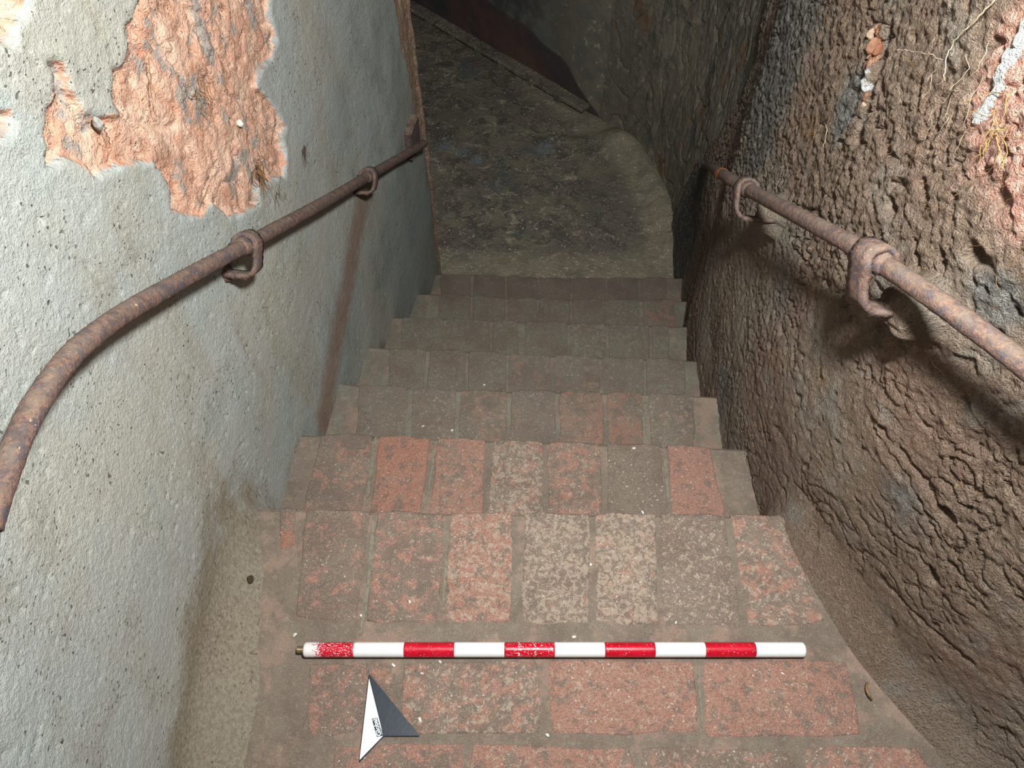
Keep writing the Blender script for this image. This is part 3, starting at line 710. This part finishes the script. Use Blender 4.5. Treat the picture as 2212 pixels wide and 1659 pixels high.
# slotted kerb along the foot of the back wall
kerb = empty('trim_kerb', (ba[0], ba[1], ZL)); tag(kerb, 'low slotted kerb along the foot of the back wall', kind='structure')
def kbox(name, q0, q1, d0, d1, z0, z1, seed, mat):
    rg = np.random.default_rng(seed); V = []
    for (q_, d_, z_) in [(q0, d0, z0), (q1, d0, z0), (q1, d1, z0), (q0, d1, z0), (q0, d0, z1), (q1, d0, z1), (q1, d1, z1), (q0, d1, z1)]:
        V.append((u[0] * q_ + nb[0] * d_, u[1] * q_ + nb[1] * d_, z_ + rg.normal(0, .0015)))
    bm = bmesh.new(); vs_ = [bm.verts.new(v) for v in V]
    for f in [(0, 3, 2, 1), (4, 5, 6, 7), (0, 1, 5, 4), (1, 2, 6, 5), (2, 3, 7, 6), (3, 0, 4, 7)]: bm.faces.new([vs_[i] for i in f])
    bmesh.ops.bevel(bm, geom=bm.edges[:], offset=.004, segments=1, affect='EDGES'); bmesh.ops.recalc_face_normals(bm, faces=bm.faces[:])
    me = bpy.data.meshes.new(name); bm.to_mesh(me); bm.free(); me.materials.append(mat)
    o = bpy.data.objects.new(name, me); COL.objects.link(o); o.parent = kerb; return o
q_ = .12; i_ = 0
while q_ < 2.6:
    ln = random.uniform(.19, .25)
    kbox('kerb_stone', q_, q_ + ln - .006, -.03, .075, .030, .055, i_, M['landing'])
    kbox('kerb_block', q_ + ln - .06, q_ + ln - .01, -.03, .07, -.03, .032, i_ + 50, M['landing'])
    q_ += ln; i_ += 1

# ------------------------------------------------------------------ handrails
def wall_frame(p, side):
    """along (down the stair) and towards the wall, in plan"""
    if side == 'L': dy = (XL(p[1] + .03) - XL(p[1] - .03)) / .06; t = np.array([dy, 1, 0]); n = np.array([-1, dy, 0])
    else: dy = (XR(p[1] + .03) - XR(p[1] - .03)) / .06; t = np.array([dy, 1, 0]); n = np.array([1, -dy, 0])
    return t / np.linalg.norm(t), n / np.linalg.norm(n)

def add_bracket(rail, p, T, side, gap, drop, root, width=.034):
    _, N = wall_frame(p, side); T = T / np.linalg.norm(T); U = np.array([0, 0, 1.0]); U = U - T * U.dot(T); U /= np.linalg.norm(U); N = N - T * N.dot(T); N /= np.linalg.norm(N)
    prof = [(.021, -.004), (.019, .010), (.010, .019), (0, .0215), (-.011, .019), (-.019, .010), (-.0215, 0), (-.0205, -.016), (-.019, -drop * .55), (-.014, -drop * .8), (.0, -drop * .96), (.02, -drop), (gap * .6, -drop), (gap + .012, -drop * .97)]
    C = catmull([(a, b, 0) for a, b in prof], 5)[:, :2]; n = len(C)
    tg = np.gradient(C, axis=0); tg /= np.linalg.norm(tg, axis=1)[:, None]; nm = np.stack([-tg[:, 1], tg[:, 0]], 1)
    V = []; rg = np.random.default_rng(int(abs(p[1]) * 1000))
    for i in range(n):
        wd = width * (.97 + .06 * math.sin(i * .45)); th = .0052
        for su, sv in [(-.5, -.5), (-.17, -.56), (.17, -.56), (.5, -.5), (.5, .5), (.17, .56), (-.17, .56), (-.5, .5)]:
            a, b = C[i] + nm[i] * sv * th * 1.6
            V.append(p + N * a + U * b + T * su * wd + rg.normal(0, .0004, 3))
    F = []
    for i in range(n - 1):
        for j in range(8): k_ = (j + 1) % 8; F.append((i * 8 + j, (i + 1) * 8 + j, (i + 1) * 8 + k_, i * 8 + k_))
    F.append(tuple(range(8))); F.append(tuple((n - 1) * 8 + j for j in range(7, -1, -1)))
    b = mesh_obj('bracket', np.array(V) - np.array(root), F, M['rust'], rail)
    # swollen rust collar on top of the pipe and the crusted foot in the wall
    cp = [p + T * s_ for s_ in np.linspace(-.038, .038, 7)]
    V, F = tube_data(np.array(cp), [.0145, .0172, .0195, .0205, .0195, .0172, .0145], 14, .0007, seed=3)
    mesh_obj('collar', V - np.array(root), F, M['rust'], b)
    f0 = p + N * (gap - .004) - U * drop
    V, F = tube_data(np.array([f0 - N * .004, f0 + N * .006, f0 + N * .02]), [.012, .019, .022], 10, .0022, seed=5)
    mesh_obj('wall_anchor', V - np.array(root), F, M['rust'], b)

def handrail(pxs, side, gap, brackets, label):
    P = [on_wall(q[0], q[1], side, q[2] if len(q) > 2 else gap) for q in pxs]; C = catmull(P, 26)
    root = C[len(C) // 2]; rail = empty('handrail', tuple(root)); tag(rail, label, 'handrail', 'iron handrails on the stair walls')
    d = np.concatenate([[0], np.cumsum(np.linalg.norm(np.diff(C, axis=0), axis=1))]); q = np.arange(0, d[-1], .006)
    Cs = np.stack([np.interp(q, d, C[:, i]) for i in range(3)], 1)
    for _ in range(10): Cs[1:-1] = (Cs[:-2] + 2 * Cs[1:-1] + Cs[2:]) / 4
    rad = .0145 + .0006 * perlin(q * 22, q * 0 + 1, 140)
    V, F = tube_data(Cs, rad, 18, .00028, seed=9)
    mesh_obj('pipe', V - root, F, M['rust'], rail)
    for (a, b, drop, wd) in brackets:
        p = on_wall(a, b, side, gap); i = int(np.argmin(np.linalg.norm(Cs - p, axis=1))); i = min(max(i, 2), len(Cs) - 3)
        add_bracket(rail, Cs[i], Cs[i + 2] - Cs[i - 2], side, gap, drop, root, wd)
    return rail, root, Cs

GL, GR = .046, .090
railL, rootL, CL = handrail([(915, 311), (800, 378), (700, 437), (530, 530), (380, 612), (270, 676), (205, 722), (150, 772), (92, 850), (48, 930), (8, 1030), (-30, 1150)], 'L', GL,
                            [(533, 529, .062, .036), (797, 380, .05, .036)], 'rusty iron pipe handrail bending down along the grey plastered wall')
pe = CL[0]; t_, n_ = wall_frame(pe, 'L')
def oriented_box(name, c, ax, half, mat, parent, root, seed=0, jit=.0015):
    rg = np.random.default_rng(seed); bm = bmesh.new(); vs_ = []
    for sx in (-1, 1):
        for sy in (-1, 1):
            for sz in (-1, 1): vs_.append(bm.verts.new(tuple(c - root + ax[0] * half[0] * sx + ax[1] * half[1] * sy + ax[2] * half[2] * sz + rg.normal(0, jit, 3))))
    for f in [(0, 1, 3, 2), (4, 6, 7, 5), (0, 4, 5, 1), (2, 3, 7, 6), (0, 2, 6, 4), (1, 5, 7, 3)]: bm.faces.new([vs_[i] for i in f])
    bmesh.ops.bevel(bm, geom=bm.edges[:], offset=min(half) * .35, segments=2, affect='EDGES'); bmesh.ops.recalc_face_normals(bm, faces=bm.faces[:])
    me = bpy.data.meshes.new(name); bm.to_mesh(me); bm.free(); me.materials.append(mat)
    o = bpy.data.objects.new(name, me); COL.objects.link(o); o.parent = parent; return o
Uz = np.array([0, 0, 1.0])
ep_ = oriented_box('end_plate', pe + n_ * (GL - .012) + Uz * .040 - t_ * .02, (t_, n_, Uz), (.055, .014, .062), M['wood'], railL, rootL, 4)
ep_['label'] = 'dark rusted iron plate that holds the end of the pipe'

# right rail: its lower end turns into the wall
railR, rootR, CR = handrail([(1522, 360, .012), (1530, 359, .05), (1560, 376, .085), (1606, 404), (1740, 475), (1872, 548), (2010, 640), (2130, 726), (2230, 803), (2420, 950)], 'R', GR,
                            [(1885, 558, .080, .052), (1612, 408, .066, .040)], 'rusty iron pipe handrail standing off the rough brown wall')
pc = on_wall(1556, 374, 'R', GR); i = int(np.argmin(np.linalg.norm(CR - pc, axis=1))); seg = CR[max(0, i - 5):i + 5]
V, F = tube_data(seg, np.linspace(.0165, .0158, len(seg)) + RNG.normal(0, .0006, len(seg)), 16, .0008, seed=6); oc = mesh_obj('rust_band', V - rootR, F, M['orange_rust'], railR); oc['label'] = 'band of bright orange flaking rust'

# ------------------------------------------------------------------ ranging rod
RR = .0145
pa, pb = at(658, 1409, 0.0), at(1737, 1409, 0.0)
yc = at(1190, 1404, RR)[1]; x0, x1 = at(658, 1404, RR)[0], at(1737, 1404, RR)[0]
zr = RR + .0022
rod = empty('ranging_rod', ((x0 + x1) / 2, yc, 0)); tag(rod, 'red and white banded survey scale rod lying across the brick platform', 'scale rod')
Rl = np.array([(x0 + x1) / 2, yc, 0]); bw = (x1 - x0) / 10
def rod_band(i):
    a, b = x0 + bw * i, x0 + bw * (i + 1); n = 32; e0 = .003 if i == 0 else 0; e1 = .004 if i == 9 else 0
    xs_ = np.linspace(a, b, n); r = np.full(n, RR)
    if e0: r[0] = RR - .002
    if e1: r[-1] = RR - .003
    V, F = tube_data(np.stack([xs_, np.full(n, yc), np.full(n, zr)], 1) - Rl, r, 28)
    X_ = np.repeat(xs_, 28)
    wear = np.zeros(len(V))
    if i == 0: wear = sstep(.045, .0, X_ - a) * 1.0 + .28
    elif i == 4: wear = .20 + .5 * np.exp(-((X_ - a - .03) / .002) ** 2) + .4 * np.exp(-((X_ - a - .06) / .0015) ** 2)
    elif i % 2 == 0: wear = np.full(len(V), .06)
    o = mesh_obj('red_band' if i % 2 == 0 else 'white_band', V, F, M['red'] if i % 2 == 0 else M['white'], rod, attrs=dict(wear=wear))
    if i == 0: o['label'] = 'red band with its paint worn white at the threaded end'
for i in range(10): rod_band(i)
th = []; tr = []
for j in range(27): th.append((x0 - .014 + j * .0006 - Rl[0], 0, zr)); tr.append(.0062 + (.0009 if j % 3 == 1 else 0))
V, F = tube_data(np.array(th), tr, 18); tt = mesh_obj('threaded_tip', V, F, M['brass'], rod); tt['label'] = 'short brass screw thread'

# ------------------------------------------------------------------ north arrow
A = [at(*p, 0.006)[:2] for p in [(797, 1455), (908, 1590), (829, 1590), (775, 1648)]]     # tip, right barb, notch, left barb
ac = (A[0] + A[2]) / 2
arrow = empty('north_arrow', (ac[0], ac[1], 0)); tag(arrow, 'black and white north arrow plate lying below the scale rod', 'north arrow')
def plate(name, poly, z0, z1, mat, parent, org):
    n = len(poly); poly = [np.asarray(p) - org[:2] for p in poly]
    if sum(poly[i][0] * poly[(i + 1) % n][1] - poly[(i + 1) % n][0] * poly[i][1] for i in range(n)) < 0: poly = poly[::-1]
    bm = bmesh.new(); lo = [bm.verts.new((p[0], p[1], z0)) for p in poly]; hi = [bm.verts.new((p[0], p[1], z1)) for p in poly]
    bm.faces.new(lo[::-1]); bm.faces.new(hi)
    for i in range(n): bm.faces.new((lo[i], lo[(i + 1) % n], hi[(i + 1) % n], hi[i]))
    me = bpy.data.meshes.new(name); bm.to_mesh(me); bm.free(); me.materials.append(mat)
    o = bpy.data.objects.new(name, me); COL.objects.link(o); o.parent = parent; return o
def rounded(poly, r):
    out = []; n = len(poly)
    for i in range(n):
        p, a, b = np.asarray(poly[i]), np.asarray(poly[i - 1]), np.asarray(poly[(i + 1) % n])
        va = (a - p) / np.linalg.norm(a - p); vb = (b - p) / np.linalg.norm(b - p)
        for t in (0, .33, .67, 1):
            q0, q1 = p + va * r, p + vb * r; out.append((1 - t) ** 2 * q0 + 2 * t * (1 - t) * p + t * t * q1)
    return out
org = np.array([ac[0], ac[1], 0])
plate('backing_plate', rounded(A, .0035), .0035, .0062, M['rim'], arrow, org)
tip, rb, nt_, lb = A
inw = lambda p, c, f: p + (c - p) * f
wc = (tip + nt_ + lb) / 3; dc = (tip + rb + nt_) / 3
wp = plate('white_half', rounded([inw(tip, wc, .10) + (nt_ - tip) * .0, inw(nt_, wc, .03), inw(lb, wc, .07)], .002), .0060, .0072, M['plate'], arrow, org)
dp = plate('dark_half', rounded([inw(tip, dc, .03), inw(rb, dc, .03), inw(nt_, dc, .02)], .002), .0060, .0070, M['navy'], arrow, org)
# printed name: a dark box with light letters, running up the inner edge of the white half
s0, s1, s2, s3 = [at(*p, .0074)[:2] for p in [(814, 1592), (803, 1553), (815, 1550), (829, 1589)]]
lab = plate('name_panel', [s0, s1, s2, s3], .0071, .0074, M['ink'], wp, org)
du_ = (s1 - s0); Lw = np.linalg.norm(du_); ang = math.atan2(du_[1], du_[0])
cu = bpy.data.curves.new('lettering', 'FONT'); cu.body = 'Global'; cu.size = .02; cu.align_x = 'CENTER'; cu.align_y = 'CENTER'; cu.extrude = .0; cu.offset = .0005
to = bpy.data.objects.new('lettering_tmp', cu); COL.objects.link(to); bpy.context.view_layer.update()
me = bpy.data.meshes.new_from_object(to.evaluated_get(bpy.context.evaluated_depsgraph_get())); bpy.data.objects.remove(to)
co = np.empty(len(me.vertices) * 3, np.float32); me.vertices.foreach_get('co', co); co = co.reshape(-1, 3); co -= (co.min(0) + co.max(0)) / 2
ext = co.max(0) - co.min(0); hgt = abs(np.cross(du_ / Lw, s3 - s0)); co[:, 0] *= Lw * .94 / ext[0]; co[:, 1] *= hgt * .66 / ext[1]
ce_ = (s0 + s1 + s2 + s3) / 4 - org[:2]; ca, sa = math.cos(ang), math.sin(ang)
vx = np.array([ca, sa]); vy = np.array([-sa, ca])
if np.dot(vy, (s0 - s3)) < 0: vy = -vy
out = np.zeros_like(co); out[:, :2] = ce_ + co[:, :1] * vx + (co[:, 1:2] + hgt * .07) * vy; out[:, 2] = .00755
me.vertices.foreach_set('co', out.ravel()); me.update(); me.materials.clear(); me.materials.append(M['plate'])
lo_ = bpy.data.objects.new('lettering', me); COL.objects.link(lo_); lo_.parent = lab; lo_['label'] = 'light lettering reading Global on a dark panel'
v0 = -vy * hgt * .36
plate('underline', [ce_ + org[:2] + vx * Lw * .46 + v0, ce_ + org[:2] - vx * Lw * .46 + v0, ce_ + org[:2] - vx * Lw * .46 + v0 * 1.16, ce_ + org[:2] + vx * Lw * .46 + v0 * 1.16], .0073, .00755, M['plate'], lab, org)

# ------------------------------------------------------------------ roots
def strand(p, d, length, n=6, wob=.3, sag=.0, rg=RNG):
    P = [np.array(p, float)]; d = np.array(d, float); d /= np.linalg.norm(d)
    for i in range(n):
        d = d + rg.normal(0, wob, 3) + np.array([0, 0, -sag]); d /= np.linalg.norm(d); P.append(P[-1] + d * length / n)
    return np.array(P)

def join(parts):
    V, F, o = [], [], 0
    for v, f in parts: V.append(v); F += [tuple(i + o for i in q) for q in f]; o += len(v)
    return np.concatenate(V), F

def root_tuft(px, side, count, length, rad, mat, label, spread=.012, direction=(0, 0, -1), wob=.35, seed=0):
    rg = np.random.default_rng(seed); c = on_wall(px[0], px[1], side, .004); t, n = wall_frame(c, side); parts = []
    for i in range(count):
        p = c + t * rg.normal(0, spread) + Uz * rg.normal(0, spread) + n * .006
        d = np.array(direction, float) + t * rg.normal(0, .7) - n * rg.uniform(.1, .5) + Uz * rg.normal(0, .3)
        P = strand(p, d, length * rg.uniform(.5, 1.2), 8, wob, .1, rg)
        lim = (XL(P[:, 1]) + .004 if side == 'L' else XR(P[:, 1]) - .006); P[:, 0] = np.maximum(P[:, 0], lim) if side == 'L' else np.minimum(P[:, 0], lim)
        parts.append(tube_data(P, np.linspace(rad, rad * .4, len(P)), 4, cap=False))
    V, F = join(parts); o = mesh_obj('root_tuft', V, F, mat); recentre(o)
    return tag(o, label, 'roots')

root_tuft((555, 370), 'L', 26, .075, .0009, M['root_b'], 'tangled brown root tuft in the lower right of the orange patch', .014, seed=1)
root_tuft((655, 320), 'L', 14, .05, .0005, M['root_d'], 'thin dark rootlet spray on grey plaster beside the orange patch', .005, seed=2)
root_tuft((600, 410), 'L', 12, .05, .0004, M['root_d'], 'fine dark rootlets creeping onto plaster above the left pipe bracket', .012, seed=3)
root_tuft((430, 190), 'L', 16, .05, .0007, M['root_b'], 'loose brown root fibres in the middle of the orange patch', .02, seed=4)
root_tuft((500, 580), 'L', 10, .03, .0004, M['root_b'], 'small root fibre tuft under the nearer bracket of the left handrail', .008, seed=5)
root_tuft((2165, 270), 'R', 12, .06, .0009, M['root_y'], 'yellow fleshy roots beside the white lime streak', .018, seed=6)
root_tuft((1940, 650), 'R', 14, .03, .0005, M['root_w'], 'pale root tuft behind the nearer bracket of the right handrail', .012, seed=7)
root_tuft((1770, 830), 'R', 26, .035, .0004, M['root_b'], 'wispy brown root patch on the wall below the right handrail', .03, seed=8)
root_tuft((1755, 270), 'R', 26, .05, .0004, M['root_b'], 'wispy brown root fibres left of the vertical slot', .02, seed=9)
root_tuft((2060, 180), 'R', 16, .05, .0005, M['root_w'], 'pale branching rootlets right of the vertical slot', .03, seed=10)
root_tuft((1790, 1005), 'R', 18, .03, .0004, M['root_b'], 'sparse root fibres low on the brown wall beside the second step', .025, seed=11)

def px_root(pts, side, rad, mat, label, off=.012):
    C = catmull([on_wall(a, b, side, off) for a, b in pts], 8); C += RNG.normal(0, .0009, C.shape)
    V, F = tube_data(C, np.linspace(rad, rad * .45, len(C)), 6); o = mesh_obj('root', V, F, mat); recentre(o); return tag(o, label, 'root')
px_root([(2150, 0), (2100, 50), (2065, 85), (2045, 125), (2040, 175)], 'R', .0012, M['root_w'], 'long pale root trailing down from the top edge of the brown wall')
px_root([(1935, 108), (1975, 112), (2010, 118), (2038, 130)], 'R', .0009, M['root_w'], 'pale side root joining the long trailing one', .014)
px_root([(1782, 265), (1785, 285), (1780, 318)], 'R', .0009, M['root_w'], 'short whitish hanging root left of the vertical slot', .012)
px_root([(2150, 285), (2160, 325), (2168, 365)], 'R', .0012, M['root_y'], 'thin yellow root below the white lime streak', .012)
px_root([(1876, 684), (1893, 674), (1913, 664), (1925, 655)], 'R', .0007, M['root_w'], 'forked white rootlet below the nearer right bracket', .04)
px_root([(2004, 762), (2018, 788), (2040, 812)], 'R', .0008, M['root_y'], 'yellowish straw root crossing the shadow of the right handrail', .014)
px_root([(322, 125), (325, 170), (330, 235), (345, 255)], 'L', .0009, M['root_b'], 'brown vertical root in the left half of the orange patch', .006)
px_root([(452, 400), (440, 430), (430, 455)], 'L', .0008, M['root_b'], 'short brown root at the bottom tip of the orange patch', .006)
px_root([(222, 265), (232, 295), (240, 318)], 'L', .0008, M['root_d'], 'dark straight root under the overhanging plaster flake', .006)
px_root([(200, 750), (214, 735), (212, 722), (203, 716)], 'L', .0005, M['root_w'], 'pale wiry rootlet caught under the bend of the left handrail', .050)

# the fuzz of hair-fine rootlets over the brown wall: nobody could count them
parts = []; rg = np.random.default_rng(77)
for i in range(620):
    a, b = rg.uniform(1560, 2212), rg.uniform(0, 1250)
    if rg.random() > .35 + .5 * (b < 450): continue
    p = on_wall(a, b, 'R', .006)
    if p[1] > 2.3 or p[2] < float(zbase(np.array(p[1]))) + .06: continue
    t, n = wall_frame(p, 'R'); d = t * rg.normal(0, 1) + Uz * rg.normal(-.3, 1) - n * .5
    P = strand(p + n * .008, d, rg.uniform(.012, .04), 5, .35, 0, rg); parts.append(tube_data(P, rg.uniform(.00018, .0004), 3, cap=False))
V, F = join(parts); tag(mesh_obj('root_fuzz', V, F, M['root_b'], wr), 'hair-fine dry rootlets spread over the rough brown wall', kind='stuff')

# ------------------------------------------------------------------ small stones, crumbs, twig
def pebble(name, c, size, mat, seed, label, cat, group=None):
    rg = np.random.default_rng(seed); bm = bmesh.new(); bmesh.ops.create_icosphere(bm, subdivisions=2, radius=1)
    ph = rg.uniform(0, 6, 6)
    for v in bm.verts:
        k_ = 1 + .16 * math.sin(3 * v.co.x + ph[0]) + .14 * math.sin(4 * v.co.y + ph[1]) + .1 * math.sin(5 * v.co.z + ph[2])
        v.co = Vector((v.co.x * size[0], v.co.y * size[1], v.co.z * size[2])) * k_
    me = bpy.data.meshes.new(name); bm.to_mesh(me); bm.free(); me.materials.append(mat)
    o = bpy.data.objects.new(name, me); COL.objects.link(o); o.location = tuple(c); o.rotation_euler = (0, 0, rg.uniform(0, 6)); return tag(o, label, cat, group)
G_ = 'white mortar crumbs on the bricks'
CR_ = [(1369, 969, 1, .0055, 'on the dark smooth brick of the second tread'), (637, 1372, 0, .006, 'just above the threaded tip of the rod'), (1046, 832, 3, .006, 'near the edge of the fourth tread'),
       (914, 921, 2, .005, 'left of two on the third tread'), (977, 930, 2, .006, 'right of two on the third tread'), (1581, 935, 2, .006, 'on cement at the right end of the third tread'),
       (1388, 1107, 0, .005, 'on the front edge of the platform'), (780, 1330, 0, .0045, 'in the wide joint above the first red rod band'), (885, 1300, 0, .0045, 'on the second full brick behind the rod'),
       (1276, 1220, 0, .0055, 'in the middle of the platform edge bricks'), (850, 1437, 0, .005, 'just below the first white rod band'), (951, 1430, 0, .005, 'just below the second red rod band'),
       (912, 1455, 0, .0045, 'between the north arrow tip and the rod'), (907, 1555, 0, .0055, 'beside the dark barb of the north arrow'), (1182, 1588, 0, .0055, 'in the joint right of the north arrow'),
       (1690, 1455, 0, .004, 'below the last white rod band'), (1240, 1376, 0, .005, 'touching the far side of the third white rod band'), (1460, 1345, 0, .004, 'beyond the fourth white rod band')]
for i, (a, b, k_, s_, where) in enumerate(CR_):
    z = -RISE * k_; p = at(a, b, z)
    pebble('mortar_crumb', (p[0], p[1], z + s_ * .28), (s_ * .8, s_ * .5, s_ * .4), M['chip'], 200 + i, 'tiny white mortar crumb ' + where, 'crumb', G_)
p = on_wall(517, 267, 'L', -.006); pebble('pebble', p, (.006, .005, .009), M['stone'], 300, 'smooth white pebble set in a hole of the orange patch', 'pebble')
p = on_wall(213, 268, 'L', .002); pebble('plaster_chip', p, (.007, .007, .010), flat('grey_chip', (160, 158, 150), .9, .1, .3), 301, 'grey plaster lump hanging under the flaking plaster edge', 'plaster chip')
for j, (a, b, s_) in enumerate([(1882, 72, .010), (1884, 98, .013), (1898, 108, .010), (1872, 208, .008), (1866, 228, .007)]):
    p = on_wall(a, b, 'R', -.004); pebble('brick_fragment', p, (s_ * .75, s_ * .6, s_ * 1.05), flat('brick_fragment_%d' % j, [(176, 148, 126), (164, 118, 94), (146, 96, 76), (152, 108, 86), (178, 148, 126)][j], .9, .1, .4), 310 + j,
                                                ['pale curled brick fragment at the top of the wall slot', 'largest orange brick fragment in the wall slot', 'dark red brick fragment at the right of the wall slot', 'small orange brick fragment low in the wall slot', 'lowest pale brick fragment in the wall slot'][j], 'brick fragment', 'brick fragments in the wall slot')
p = at(541, 1251, .05); p = on_wall(541, 1251, 'L', .045); pebble('dead_beetle', p, (.006, .008, .0045), M['dark'], 320, 'dark dried beetle-like clump on the foot of the grey wall', 'debris')
C = catmull([at(1873, 1474, .010), at(1872, 1488, .014), at(1876, 1500, .014), at(1883, 1511, .006)], 8)
V, F = tube_data(C, .0022, 8, .0002); o = mesh_obj('twig', V, F, M['root_b']); recentre(o); tag(o, 'short curved brown twig at the foot of the brown wall', 'twig')
bpy.context.view_layer.update()
